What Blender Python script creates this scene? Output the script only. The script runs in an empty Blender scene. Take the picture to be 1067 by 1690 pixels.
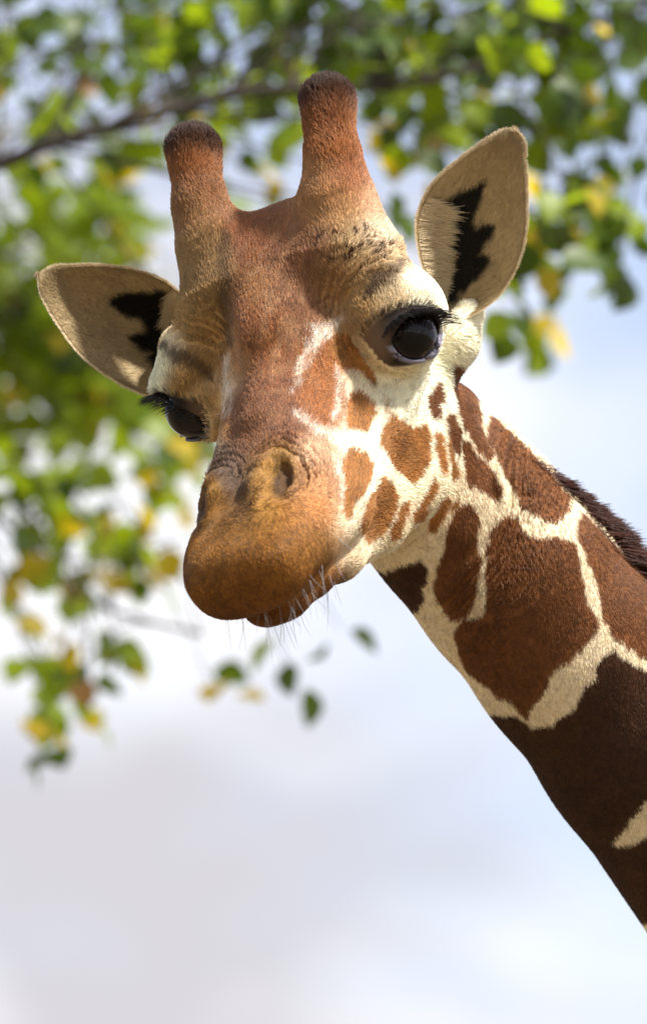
import bpy, math, random
import numpy as np
from mathutils import Vector, Matrix

# ------------------------------------------------------------------ camera, sky, sun, exposure
sc = bpy.context.scene
col = sc.collection
S = 0.00065                 # metres per modelling unit (m.u.)
DIST = 6.0                  # camera to the giraffe's eye plane
PITCH = math.radians(15.0)  # camera looks up at the head
CAM = np.array([0.0, 0.0, 1.7])
cp, sp = math.cos(PITCH), math.sin(PITCH)

cam_d = bpy.data.cameras.new('camera'); cam = bpy.data.objects.new('camera', cam_d); col.objects.link(cam)
cam.location = CAM; cam.rotation_euler = (math.pi/2 + PITCH, 0, 0)
cam_d.sensor_fit = 'VERTICAL'; cam_d.sensor_height = 36.0
cam_d.lens = DIST*36.0/(1690*S)
cam_d.clip_end = 5000; cam_d.clip_start = 0.1
cam_d.dof.use_dof = True; cam_d.dof.focus_distance = DIST - 0.03
cam_d.dof.aperture_fstop = (cam_d.lens/1000.0)/0.047
cam_d.dof.aperture_blades = 0
sc.camera = cam

SUN_ELEV, SUN_AZ = math.radians(52), math.radians(131)   # azimuth: clockwise from +Y seen from above
wd = bpy.data.worlds.new('World'); sc.world = wd; wd.use_nodes = True
nt = wd.node_tree; nt.nodes.clear()
def N(tree, t, **kw):
    n = tree.nodes.new(t)
    for k, v in kw.items(): setattr(n, k, v)
    return n
out = N(nt, 'ShaderNodeOutputWorld'); bg = N(nt, 'ShaderNodeBackground'); bg.inputs[1].default_value = 0.1
sky = N(nt, 'ShaderNodeTexSky', sky_type='NISHITA', sun_disc=False, sun_elevation=SUN_ELEV, sun_rotation=SUN_AZ)
sky.air_density = 1.0; sky.dust_density = 1.5
tc = N(nt, 'ShaderNodeTexCoord'); mp = N(nt, 'ShaderNodeMapping'); mp.inputs['Scale'].default_value = (5, 5, 9)
mp.inputs['Location'].default_value = (8.22, 3.86, 4.2)
noi = N(nt, 'ShaderNodeTexNoise'); noi.inputs['Scale'].default_value = 1.0; noi.inputs['Detail'].default_value = 5; noi.inputs['Roughness'].default_value = 0.5
rmp = N(nt, 'ShaderNodeValToRGB'); rmp.color_ramp.elements[0].position = 0.43; rmp.color_ramp.elements[1].position = 0.59
noi2 = N(nt, 'ShaderNodeTexNoise'); noi2.inputs['Scale'].default_value = 1.4; noi2.inputs['Detail'].default_value = 3
rmp2 = N(nt, 'ShaderNodeValToRGB')
rmp2.color_ramp.elements[0].position = 0.38; rmp2.color_ramp.elements[0].color = (4.3, 4.2, 4.5, 1)
rmp2.color_ramp.elements[1].position = 0.54; rmp2.color_ramp.elements[1].color = (6.9, 6.9, 7.1, 1)
mix = N(nt, 'ShaderNodeMix', data_type='RGBA')
lift = N(nt, 'ShaderNodeMix', data_type='RGBA', blend_type='ADD'); lift.inputs[0].default_value = 1.0
lift.inputs[7].default_value = (1.9, 1.75, 1.9, 1)     # thin high haze over the blue
nt.links.new(tc.outputs['Generated'], mp.inputs[0])
nt.links.new(mp.outputs[0], noi.inputs['Vector']); nt.links.new(mp.outputs[0], noi2.inputs['Vector'])
nt.links.new(noi.outputs[0], rmp.inputs[0]); nt.links.new(noi2.outputs[0], rmp2.inputs[0])
nt.links.new(sky.outputs[0], lift.inputs[6])
nt.links.new(rmp.outputs[0], mix.inputs[0]); nt.links.new(lift.outputs[2], mix.inputs[6]); nt.links.new(rmp2.outputs[0], mix.inputs[7])
nt.links.new(mix.outputs[2], bg.inputs[0]); nt.links.new(bg.outputs[0], out.inputs[0])

sun_d = bpy.data.lights.new('sun', 'SUN'); sun = bpy.data.objects.new('sun', sun_d); col.objects.link(sun)
sun_d.energy = 4.9; sun_d.angle = math.radians(5); sun_d.color = (1.0, 0.95, 0.87)
sdir = Vector((math.sin(SUN_AZ)*math.cos(SUN_ELEV), math.cos(SUN_AZ)*math.cos(SUN_ELEV), math.sin(SUN_ELEV)))
sun.rotation_euler = (-sdir).to_track_quat('-Z', 'Y').to_euler(); sun.location = (0, 0, 12)

vs = sc.view_settings; vs.view_transform = 'Standard'; vs.look = 'None'; vs.exposure = 0.74; vs.gamma = 1.0; vs.use_curve_mapping = False
sc.cycles.use_denoising = True
sc.cycles.max_bounces = 6; sc.cycles.diffuse_bounces = 3; sc.cycles.glossy_bounces = 2; sc.cycles.transparent_max_bounces = 6
sc.cycles_curves.shape = 'RIBBONS'; sc.cycles_curves.subdivisions = 2

rng = np.random.default_rng(7); random.seed(7)

# ------------------------------------------------------------------ small helpers
def to_world(P):
    """m.u. (x right, y depth, z = minus the row) -> world metres"""
    P = np.asarray(P, float)
    x = (P[..., 0]-533.5)*S; y = P[..., 1]*S + DIST; z = (P[..., 2]+845.0)*S
    return np.stack([CAM[0]+x, CAM[1]+y*cp-z*sp, CAM[2]+y*sp+z*cp], -1)
def dir_world(V):
    V = np.asarray(V, float)
    return np.stack([V[..., 0], V[..., 1]*cp-V[..., 2]*sp, V[..., 1]*sp+V[..., 2]*cp], -1)
def nrm(v): return v/np.maximum(np.linalg.norm(v, axis=-1, keepdims=True), 1e-9)
def sstep(a, b, x):
    t = np.clip((x-a)/(b-a), 0, 1); return t*t*(3-2*t)
def _hash(i, j, k, seed):
    h = (i*374761393 + j*668265263 + k*2147483647 + seed*1442695041) & 0xffffffff
    h = ((h ^ (h >> 13))*1274126177) & 0xffffffff
    return ((h ^ (h >> 16)) & 0xffff)/65535.0
def vnoise(P, scale, seed=0):
    """smooth value noise in -1..1 of points P/scale"""
    q = np.asarray(P, float)/scale; f = np.floor(q); t = q-f; t = t*t*(3-2*t); i = f.astype(np.int64)
    r = 0
    for a in (0, 1):
        for b in (0, 1):
            for c in (0, 1):
                w = (t[..., 0] if a else 1-t[..., 0])*(t[..., 1] if b else 1-t[..., 1])*(t[..., 2] if c else 1-t[..., 2])
                r = r + w*_hash(i[..., 0]+a, i[..., 1]+b, i[..., 2]+c, seed)
    return r*2-1
def srgb(h):
    c = np.array([int(h[i:i+2], 16)/255 for i in (0, 2, 4)])
    return np.where(c <= .04045, c/12.92, ((c+.055)/1.055)**2.4)

GB = np.array([1.75, 6.95, 0.0])      # giraffe stands here
gir = bpy.data.objects.new('giraffe', None); col.objects.link(gir); gir.location = GB
gir['label'] = 'brown and cream patched giraffe bending its head towards the viewer under leafy branches'
gir['category'] = 'giraffe'

def mesh_obj(name, V, F, mat, parent, smooth=True, colors=None, world=True, origin=None):
    me = bpy.data.meshes.new(name)
    V = np.asarray(V, float)
    if world: V = V - (GB if origin is None else origin)
    F = np.asarray(F)
    me.vertices.add(len(V)); me.vertices.foreach_set('co', V.astype(np.float32).ravel())
    k = F.shape[1]
    me.loops.add(F.size); me.loops.foreach_set('vertex_index', F.astype(np.int32).ravel())
    me.polygons.add(len(F)); me.polygons.foreach_set('loop_start', np.arange(0, F.size, k, dtype=np.int32))
    me.update(calc_edges=True); me.validate()
    if smooth: me.polygons.foreach_set('use_smooth', np.ones(len(me.polygons), bool))
    if colors is not None:
        ca = me.color_attributes.new('coat', 'FLOAT_COLOR', 'POINT')
        ca.data.foreach_set('color', np.c_[colors, np.ones(len(colors))].astype(np.float32).ravel())
    o = bpy.data.objects.new(name, me); col.objects.link(o); o.parent = parent
    if mat: me.materials.append(mat)
    return o

def hair_obj(name, pts, rad, colors, mat, parent):
    """pts (n, k, 3) world, rad (k,) or (n,k) metres, colors (n,3)"""
    n, k, _ = pts.shape
    hc = bpy.data.hair_curves.new(name)
    hc.add_curves([k]*n)
    hc.position_data.foreach_set('vector', (pts-GB).astype(np.float32).ravel())
    ra = hc.attributes.get('radius') or hc.attributes.new('radius', 'FLOAT', 'POINT')
    ra.data.foreach_set('value', np.broadcast_to(rad, (n, k)).astype(np.float32).ravel())
    ca = hc.attributes.new('coat', 'FLOAT_COLOR', 'CURVE')
    ca.data.foreach_set('color', np.c_[colors, np.ones(n)].astype(np.float32).ravel())
    o = bpy.data.objects.new(name, hc); col.objects.link(o); o.parent = parent
    hc.materials.append(mat); o['kind'] = 'stuff'
    return o

# ------------------------------------------------------------------ materials
def material(name, color=(.5, .5, .5), rough=.6, attr=None, spec=.3, sub=0, trans=0, bump=None, coat=0, sheen=0):
    m = bpy.data.materials.new(name); m.use_nodes = True; t = m.node_tree; p = t.nodes['Principled BSDF']
    p.inputs['Base Color'].default_value = (*color, 1); p.inputs['Roughness'].default_value = rough
    p.inputs['Specular IOR Level'].default_value = spec
    p.inputs['Coat Weight'].default_value = coat; p.inputs['Sheen Weight'].default_value = sheen
    cs = None
    if attr:
        a = N(t, 'ShaderNodeAttribute', attribute_name=attr); cs = a.outputs['Color']
        t.links.new(cs, p.inputs['Base Color'])
    if bump:
        nz = N(t, 'ShaderNodeTexNoise'); nz.inputs['Scale'].default_value = bump[0]; nz.inputs['Detail'].default_value = 4
        b = N(t, 'ShaderNodeBump'); b.inputs['Strength'].default_value = bump[1]; b.inputs['Distance'].default_value = bump[2]
        t.links.new(nz.outputs[0], b.inputs['Height']); t.links.new(b.outputs[0], p.inputs['Normal'])
        if cs is None:
            r = N(t, 'ShaderNodeMix', data_type='RGBA'); r.inputs[6].default_value = (*[c*.75 for c in color], 1); r.inputs[7].default_value = (*[min(1, c*1.25) for c in color], 1)
            t.links.new(nz.outputs[0], r.inputs[0]); t.links.new(r.outputs[2], p.inputs['Base Color'])
    if trans:
        tr = N(t, 'ShaderNodeBsdfTranslucent'); ms = N(t, 'ShaderNodeMixShader'); ms.inputs[0].default_value = trans
        if cs is not None: t.links.new(cs, tr.inputs[0])
        else: tr.inputs[0].default_value = (*color, 1)
        o = t.nodes['Material Output']
        t.links.new(p.outputs[0], ms.inputs[1]); t.links.new(tr.outputs[0], ms.inputs[2]); t.links.new(ms.outputs[0], o.inputs[0])
    return m
M_skin = material('skin', rough=.75, attr='coat', spec=.15, bump=(900, .3, .0008))
M_fur = material('fur', rough=.46, attr='coat', spec=.34, trans=.25)
M_ear = material('ear_skin', rough=.7, attr='coat', spec=.15, trans=.22)

# ------------------------------------------------------------------ giraffe: head frame
def basis(psi, rho, th):
    psi, rho, th = np.radians([psi, rho, th])
    F = np.array([-np.sin(psi), -np.cos(psi), 0]); Lh = np.array([np.cos(psi), -np.sin(psi), 0]); Z = np.array([0, 0, 1.])
    L = Lh*np.cos(rho)+Z*np.sin(rho); Dn = Lh*np.sin(rho)-Z*np.cos(rho)
    Nn = Dn*np.cos(th)+F*np.sin(th); U = np.cross(L, Nn)
    return L, Nn, (-U if U@F < 0 else U)
HL, HN, HU = basis(29, 16, 47)           # lateral (its left), towards the nose, dorsal
HO = np.array([498, 0, -610.])
HB = np.stack([HL, HN, HU])
def H(u, n, w): return HO + u*HL + n*HN + w*HU
def head_co(P): return (P-HO) @ HB.T

def smin(a, b, k):
    h = np.clip(.5+.5*(b-a)/k, 0, 1); return b*(1-h)+a*h - k*h*(1-h)
def smax(a, b, k): return -smin(-a, -b, k)
def ell(p, c, r, R=None):
    q = p-np.asarray(c, float)
    if R is not None: q = q @ np.asarray(R).T
    r = np.asarray(r, float)
    k0 = np.linalg.norm(q/r, axis=-1); k1 = np.linalg.norm(q/(r*r), axis=-1)
    return k0*(k0-1)/np.maximum(k1, 1e-9)
def cone(p, a, b, ra, rb):
    a = np.asarray(a, float); b = np.asarray(b, float); ba = b-a
    t = np.clip(((p-a) @ ba)/(ba@ba), 0, 1)
    return np.linalg.norm(p-a-t[..., None]*ba, axis=-1) - (ra+(rb-ra)*t)
def chain(p, pts, k=20):
    d = None
    for (a, ra), (b, rb) in zip(pts[:-1], pts[1:]):
        e = cone(p, a, b, ra, rb); d = e if d is None else smin(d, e, k)
    return d
def spl(x, xs, ys):
    """smooth (Catmull-Rom) table lookup"""
    xs = np.asarray(xs, float); ys = np.asarray(ys, float)
    m = np.gradient(ys, xs); x = np.clip(x, xs[0], xs[-1])
    i = np.clip(np.searchsorted(xs, x)-1, 0, len(xs)-2); h = xs[i+1]-xs[i]; t = (x-xs[i])/h
    return (2*t**3-3*t**2+1)*ys[i]+(t**3-2*t**2+t)*h*m[i]+(-2*t**3+3*t**2)*ys[i+1]+(t**3-t**2)*h*m[i+1]

TN = [-300, -220, -120, -30, 60, 150, 240, 320, 400, 470, 530, 580]
TU = [ 105,  135,  150, 142, 130, 121, 115, 112, 109, 104,  92,  70]     # half width
TT = [ 120,  165,  150, 118,  96,  80,  68,  62,  60,  58,  48,  26]     # dorsal line
TB = [ -90, -150, -170,-170,-165,-155,-142,-130,-110, -86, -74, -66]     # lower line of the upper head
# eye
EYE_R = 51.0
EC = np.array([207, 12, 3.])                                # symmetric, head frame
EA = nrm(np.array([.62, .50, .28]))                        # where it looks
def eye_frame(t):
    t = nrm(np.array(t)); t = nrm(t-EA*(t@EA)); v = np.cross(EA, t); v = v*np.sign(v[2])
    return np.stack([EA, t, v])
EYE_FR = {1: eye_frame((-.45, .62, .5)), -1: eye_frame((-.25, .94, .10))}      # the lids of the two eyes sit at slightly different tilts
def eye_q(h):
    m = h.copy(); m[..., 0] = np.abs(m[..., 0]); e = m-EC
    return np.where(h[..., :1] >= 0, e @ EYE_FR[1].T, e @ EYE_FR[-1].T)

def head_sdf(P):
    h = head_co(P); u, n, w = h[..., 0], h[..., 1], h[..., 2]
    m = h.copy(); m[..., 0] = np.abs(u); mu = m[..., 0]
    # skull and muzzle loft
    a = spl(n, TN, TU); t = spl(n, TN, TT); b = spl(n, TN, TB)
    c = (t+b)/2; hh = (t-b)/2
    e = 2.35+.45*sstep(120, 300, n)
    rr = ((mu/a)**e + (np.abs(w-c)/hh)**e)**(1/e)
    loft = (rr-1)*np.minimum(a, hh)*.93
    nn = np.where(n > 580, (n-580), np.where(n < -300, -300-n, 0))
    loft = np.where(nn > 0, np.sqrt(np.maximum(loft+30, 0)**2+nn**2)-30, loft)
    # rounded front
    d = smax(loft, n-554, 50)
    # upper lip pad, overhanging the front
    d = smin(d, ell(m, (36, 448, -18), (76, 74, 50)), 30)
    d = smin(d, chain(m, [((66, 392, -44), 46), ((82, 296, -74), 55), ((82, 200, -98), 62)], 20), 50)
    # lower jaw: chin to the jaw angle
    jaw = chain(m, [((28, 470, -97), 30), ((42, 408, -108), 36), ((52, 330, -144), 40), ((62, 200, -196), 52), ((74, 60, -236), 66), ((82, -60, -230), 76)], 26)
    jaw = smin(jaw, ell(m, (0, 460, -102), (48, 52, 32)), 20)
    kj = 9+56*sstep(345, 225, n)
    d = smin(d, jaw, kj)
    # cheek muscle and cheek bone
    d = smin(d, ell(m, (92, 20, -150), (58, 150, 120)), 50)
    d = smin(d, chain(m, [((165, 0, -70), 34), ((128, 110, -80), 26), ((98, 220, -78), 20)], 30), 50)
    # forehead: median swelling and ridges towards the horns
    d = smin(d, ell(m, (0, -70, 120), (62, 150, 44)), 45)
    d = smin(d, chain(m, [((0, 20, 92), 28), ((0, 200, 58), 20)], 20), 40)
    # orbit with a heavy brow
    d = smin(d, ell(m, (182, -34, 14), (86, 92, 84)), 34)
    d = smin(d, chain(m, [((128, -78, 92), 32), ((200, -54, 68), 37), ((240, -16, 40), 28), ((226, 40, 38), 12)], 20), 26)
    # horns
    d = smin(d, chain(m, [((112, -148, 100), 94), ((122, -200, 162), 58), ((131, -244, 208), 39), ((134, -336, 266), 41)], 30), 54)
    # nape
    d = smin(d, ell(m, (0, -190, 40), (140, 130, 120)), 50)
    # ear stalk
    d = smin(d, chain(P, [((690, 130, -640), 52), ((752, 120, -560), 38), ((776, 128, -515), 24)], 20), 30)
    d = smin(d, chain(P, [((360, 215, -590), 60), ((300, 240, -570), 44)], 20), 30)
    # nostrils: raised rim and slit
    rim = chain(m, [((46, 412, 46), 9), ((36, 374, 58), 16), ((44, 332, 58), 16), ((66, 322, 45), 10), ((80, 340, 32), 6)], 12)
    d = smin(d, rim, 26)
    slit = chain(m, [((72, 332, 70), 16), ((75, 360, 65), 21), ((66, 392, 62), 17), ((50, 418, 58), 8)], 10)
    slit = slit+np.where(u < 0, 10, 0)
    d = smax(d, -slit, 10)
    d = smax(d, -chain(m, [((76, 338, 46), 8), ((76, 366, 42), 9), ((68, 388, 42), 6)], 6)-np.where(u < 0, 8, 0), 9)
    nr = np.linalg.norm((m-np.array([60, 354, 46]))/np.array([1, 1.3, 1.4]), axis=-1)
    d = d + 5*np.exp(-(np.abs(nr-44)/5)**2)*sstep(60, 80, mu) + 1.6*np.sin((nr+4*vnoise(P, 14, 8))*2*np.pi/11)*sstep(40, 52, nr)*sstep(84, 64, nr)*sstep(380, 330, n)
    # eye lids over the ball, opened as an almond
    q = eye_q(h)
    lids = np.linalg.norm(q, axis=-1)-(EYE_R+7)
    d = smin(d, lids, 14)
    ax, at, av = q[..., 0], q[..., 1], q[..., 2]
    hv = np.where(av > -2, np.where(u > 0, 35.0, 40.0), 39.0)
    rt = u > 0
    alm = np.sqrt(((at+np.where(rt, 6, 0))/(np.where(rt, 46, 54)-0.10*np.abs(av)))**2+((av+2+.10*at)/hv)**2)
    alm = smax((alm-1)*28, -(ax-4), 6)
    d = smax(d, -alm, 5)
    # furrow under the lower lid, crease in front of the eye
    fur = np.abs(np.sqrt((at/64)**2+((av+4)/48)**2)-1)*48
    d = d + 3.0*np.exp(-(fur/5)**2)*(ax > 0)*sstep(90, 60, np.linalg.norm(q, axis=-1))
    # folds over the brow
    bp = np.linalg.norm(m-np.array([190, -20, 20.]), axis=-1)
    zone = sstep(70, 95, bp)*sstep(165, 130, bp)*sstep(20, 60, w)*(mu > 90)
    d = d + 1.3*zone*np.sin((bp+9*vnoise(P, 30, 5))*2*np.pi/13)*(.4+.6*(vnoise(P, 40, 6) > -.1))
    return d

NECK = [((600, 175, -660), 132), ((690, 200, -775), 150), ((768, 216, -856), 160), ((858, 238, -958), 168),
        ((962, 262, -1084), 173), ((1085, 292, -1240), 181), ((1240, 330, -1440), 197)]
def neck_sdf(P):
    q = P.copy()
    yc = np.interp(P[..., 0]-P[..., 2], [1260, 2680], [175, 330])
    q[..., 1] = yc + (P[..., 1]-yc)*1.38
    pts = [(np.array([a[0], np.interp(a[0]-a[2], [1260, 2680], [175, 330]), a[2]]), r) for a, r in NECK]
    d = chain(q, pts, 34)
    # skin folds where the neck bends behind the jaw
    r = np.linalg.norm((P-np.array([560, 60, -745.]))*np.array([1, .35, .92]), axis=-1)
    axn = (P[..., 0]-768)*.78+(P[..., 2]+856)*.62
    z = sstep(-140, -95, axn)*sstep(165, 205, r)*sstep(430, 290, r)*sstep(-1120, -980, P[..., 2])
    ph = r + 10*vnoise(P, 60, 3)
    d = d + z*4.6*np.sin(ph*2*np.pi/(19+3*np.sin(r/37)))
    return d

def full_sdf(P):
    h = head_sdf(P); nk = neck_sdf(P)
    return smin(h, nk, 26)

def surface_nets(f, lo, hi, vox):
    lo = np.asarray(lo, float); n = np.ceil((np.asarray(hi)-lo)/vox).astype(int)+1
    ax = [lo[i]+vox*np.arange(n[i]) for i in range(3)]
    D = np.empty(n, np.float32)
    step = max(1, int(400000/(n[1]*n[2])))
    for i in range(0, n[0], step):
        g = np.stack(np.meshgrid(ax[0][i:i+step], ax[1], ax[2], indexing='ij'), -1)
        D[i:i+step] = f(g.reshape(-1, 3)).reshape(g.shape[:3])
    s = D < 0
    c = n-1
    cnt = np.zeros(c, np.int8); acc = np.zeros((*c, 3), np.float32); num = np.zeros(c, np.float32)
    corner = lambda A, o: A[o[0]:o[0]+c[0], o[1]:o[1]+c[1], o[2]:o[2]+c[2]]
    for a in range(3):
        for b in (0, 1):
            for d in (0, 1):
                o0 = [0, 0, 0]; o1 = [0, 0, 0]; oth = [x for x in range(3) if x != a]
                o0[oth[0]] = o1[oth[0]] = b; o0[oth[1]] = o1[oth[1]] = d; o1[a] = 1
                A, B = corner(D, o0), corner(D, o1); x = (A < 0) != (B < 0)
                t = np.where(x, A/np.where(x, A-B, 1), 0)
                v = np.zeros((*c, 3), np.float32); v[..., a] = t; v[..., oth[0]] = b; v[..., oth[1]] = d
                acc += np.where(x[..., None], v, 0); num += x
    act = num > 0
    idx = -np.ones(c, np.int64); idx[act] = np.arange(act.sum())
    cells = np.argwhere(act)
    V = lo + vox*(cells + acc[act]/num[act][:, None])
    Q = []
    for a in range(3):
        b, d = (a+1) % 3, (a+2) % 3
        sl0 = [slice(0, c[0]), slice(0, c[1]), slice(0, c[2])]; sl1 = list(sl0)
        for o in (b, d):
            sl0[o] = slice(1, c[o]); sl1[o] = slice(1, c[o])
        sl1[a] = slice(1, c[a]+1)
        A = s[tuple(sl0)]; B = s[tuple(sl1)]
        x = np.argwhere(A != B)
        if not len(x): continue
        ins = A[tuple(x.T)]
        e = x.copy(); e[:, b] += 1; e[:, d] += 1
        def cell(db, dd):
            k = e.copy(); k[:, b] -= db; k[:, d] -= dd; return idx[tuple(k.T)]
        q = np.stack([cell(1, 1), cell(0, 1), cell(0, 0), cell(1, 0)], 1)
        q[~ins] = q[~ins][:, ::-1]
        Q.append(q)
    return V, np.concatenate(Q)

def subdivide(V, Q):
    E = np.sort(np.stack([Q, np.roll(Q, -1, 1)], -1).reshape(-1, 2), 1)
    ue, inv = np.unique(E, axis=0, return_inverse=True); inv = inv.reshape(-1, 4)
    nv, ne = len(V), len(ue)
    V2 = np.concatenate([V, V[ue].mean(1), V[Q].mean(1)])
    fc = nv+ne+np.arange(len(Q)); em = nv+inv
    out = [np.stack([Q[:, i], em[:, i], fc, em[:, i-1]], 1) for i in range(4)]
    return V2, np.concatenate(out)

def grad(f, P, e=2.0):
    g = np.empty_like(P)
    for i in range(3):
        o = np.zeros(3); o[i] = e; g[:, i] = (f(P+o)-f(P-o))/(2*e)
    return g
def chunked(f, P, n=150000):
    return np.concatenate([f(P[i:i+n]) for i in range(0, len(P), n)])

V, Q = surface_nets(full_sdf, (190, -520, -1680), (1480, 560, -90), 9.0)
V, Q = subdivide(V, Q)
for _ in range(2):
    d = chunked(full_sdf, V); g = grad(full_sdf, V)
    V = V - np.clip(d, -8, 8)[:, None]*g/np.maximum((g*g).sum(1, keepdims=True), .25)
NRM = nrm(grad(full_sdf, V))

# ------------------------------------------------------------------ coat: markings as a map on its left side
def crop(x0, y0, k, pts): return np.array([(x0+x/k, y0+y/k) for x, y in pts])
c7 = lambda *p: crop(540, 600, 2.0247, p)
c8 = lambda *p: crop(640, 1000, 2.4988, p)
c4 = lambda *p: crop(500, 400, 2.6675, p)
BR_F, BR_N, BR_D = srgb('a8743e'), srgb('784c2b'), srgb('4c3120')  # BR_D: lower neck patches, with the underside's shade put into the brown
PATCH = [
 (BR_F, c7((60,150),(75,115),(110,108),(150,145),(158,185),(140,225),(125,245),(95,235),(62,240))),
 (BR_F, c7((190,130),(215,190),(250,205),(290,210),(325,200),(335,260),(330,330),(300,375),(270,400),(235,370),(200,335),(170,285),(180,230),(200,190))),
 (BR_F, c7((350,235),(370,228),(385,260),(390,330),(385,375),(365,340),(350,290))),
 (BR_F, c7((392,235),(410,260),(425,310),(438,365),(425,392),(405,380),(398,320))),
 (BR_F, c7((50,315),(85,290),(125,310),(150,350),(130,420),(100,465),(60,520),(40,500),(55,430),(48,370))),
 (BR_F, c7((175,385),(210,400),(232,440),(220,490),(190,530),(165,580),(130,615),(95,570),(95,530),(120,480),(150,430))),
 (BR_F, c7((265,455),(278,470),(255,520),(245,575),(200,590),(200,540),(230,490))),
 (BR_F, c7((345,370),(372,410),(355,445),(330,475),(315,520),(290,535),(280,500),(300,455),(325,430))),
 (BR_F, c7((405,440),(410,470),(390,510),(365,555),(335,560),(345,510),(380,460))),
 (BR_F, c7((440,430),(442,470),(415,505),(412,470))),
 (BR_N, c7((350,100),(370,70),(378,100),(372,160),(355,180),(335,130))),
 (BR_N, c7((400,180),(425,180),(435,230),(430,290),(405,230))),
 (BR_F, c4((100,470),(130,420),(200,430),(240,480),(270,530),(300,570),(325,620),(310,660),(260,600),(230,580),(190,590),(130,560))),
 (BR_N, c7((430,10),(450,20),(505,110),(515,190),(550,290),(540,310),(500,260),(470,210),(450,170),(432,100))),
 (BR_N, c7((555,170),(600,210),(700,310),(770,390),(812,440),(810,490),(770,520),(720,505),(660,470),(640,420),(610,370),(580,310),(555,250))),
 (BR_N, c7((455,250),(490,290),(540,350),(580,410),(570,445),(530,420),(510,400),(480,400),(465,320))),
 (BR_N, c7((480,475),(497,500),(505,570),(510,650),(500,750),(470,850),(430,860),(380,800),(365,730),(400,640),(420,560),(440,490))),
 (BR_N, np.concatenate([c7((560,560),(600,515),(635,515),(650,560),(690,590),(760,590),(820,600),(850,680),(860,760),(880,820),(905,860),(890,910),(850,950),(820,1000)),
   np.array([(976,1040),(960,1068),(940,1096),(920,1104),(908,1128),(888,1160),(868,1184),(852,1160),(826,1152),(812,1136),(786,1118),(768,1094),(760,1070),(757,1048),(766,1034),(802,1020),(811,965),(811,916)])])),  # throat edge widened over shaded cream, so the patch carries that shade
 (BR_N, np.array([(970,852),(1014,896),(1067,940),(1130,1000),(1180,1070),(1130,1110),(1067,1082),(1034,1059),(1016,1044),(1004,1020),(1004,995),(997,965),(980,926),(962,891)])),
 (BR_D, np.concatenate([c8((605,540),(640,530),(700,520),(740,480),(770,460),(800,430),(850,330),(880,290),(910,215),(945,200),(975,230),(1067,280),(1180,330),(1300,480),(1250,640),(1090,780),(1055,850),(1015,900),(985,960),(950,1000),(870,1010)), np.array([(900,1400),(820,1280),(800,1190),(850,1190),(872,1206)])])),
 (BR_D, c8((1000,1040),(1067,1000),(1180,900),(1320,760),(1450,900),(1500,1250),(1250,1500),(1100,1330))),
 (BR_D, np.array([(905,1330),(985,1385),(1020,1408),(1045,1430),(1075,1540),(1000,1560),(880,1400)])),
 (BR_D, c7((130,695),(200,710),(260,690),(310,670),(330,690),(310,760),(300,830),(250,790),(190,750))),
]
PATCH_DONE = True
def poly_sd(p, V2):
    """signed distance (negative inside) of points p (n,2) to polygon"""
    d = np.full(len(p), 1e18); ins = np.zeros(len(p), bool)
    for i in range(len(V2)):
        a, b = V2[i-1], V2[i]; e = b-a; w = p-a
        t = np.clip((w @ e)/max(e@e, 1e-9), 0, 1); q = w-t[:, None]*e
        d = np.minimum(d, (q*q).sum(1))
        cnd = ((a[1] > p[:, 1]) != (b[1] > p[:, 1]))
        with np.errstate(divide='ignore', invalid='ignore'):
            xs = a[0]+(p[:, 1]-a[1])*(b[0]-a[0])/(b[1]-a[1])
        ins ^= cnd & (p[:, 0] < xs)
    return np.sqrt(d)*np.where(ins, -1, 1)
def line_d(p, pts):
    d = np.full(len(p), 1e9)
    for (x0, y0, r0), (x1, y1, r1) in zip(pts[:-1], pts[1:]):
        a = np.array([x0, y0]); e = np.array([x1-x0, y1-y0]); w = p-a
        t = np.clip((w@e)/(e@e), 0, 1); d = np.minimum(d, np.linalg.norm(w-t[:, None]*e, axis=1)-(r0+(r1-r0)*t))
    return d
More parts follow.
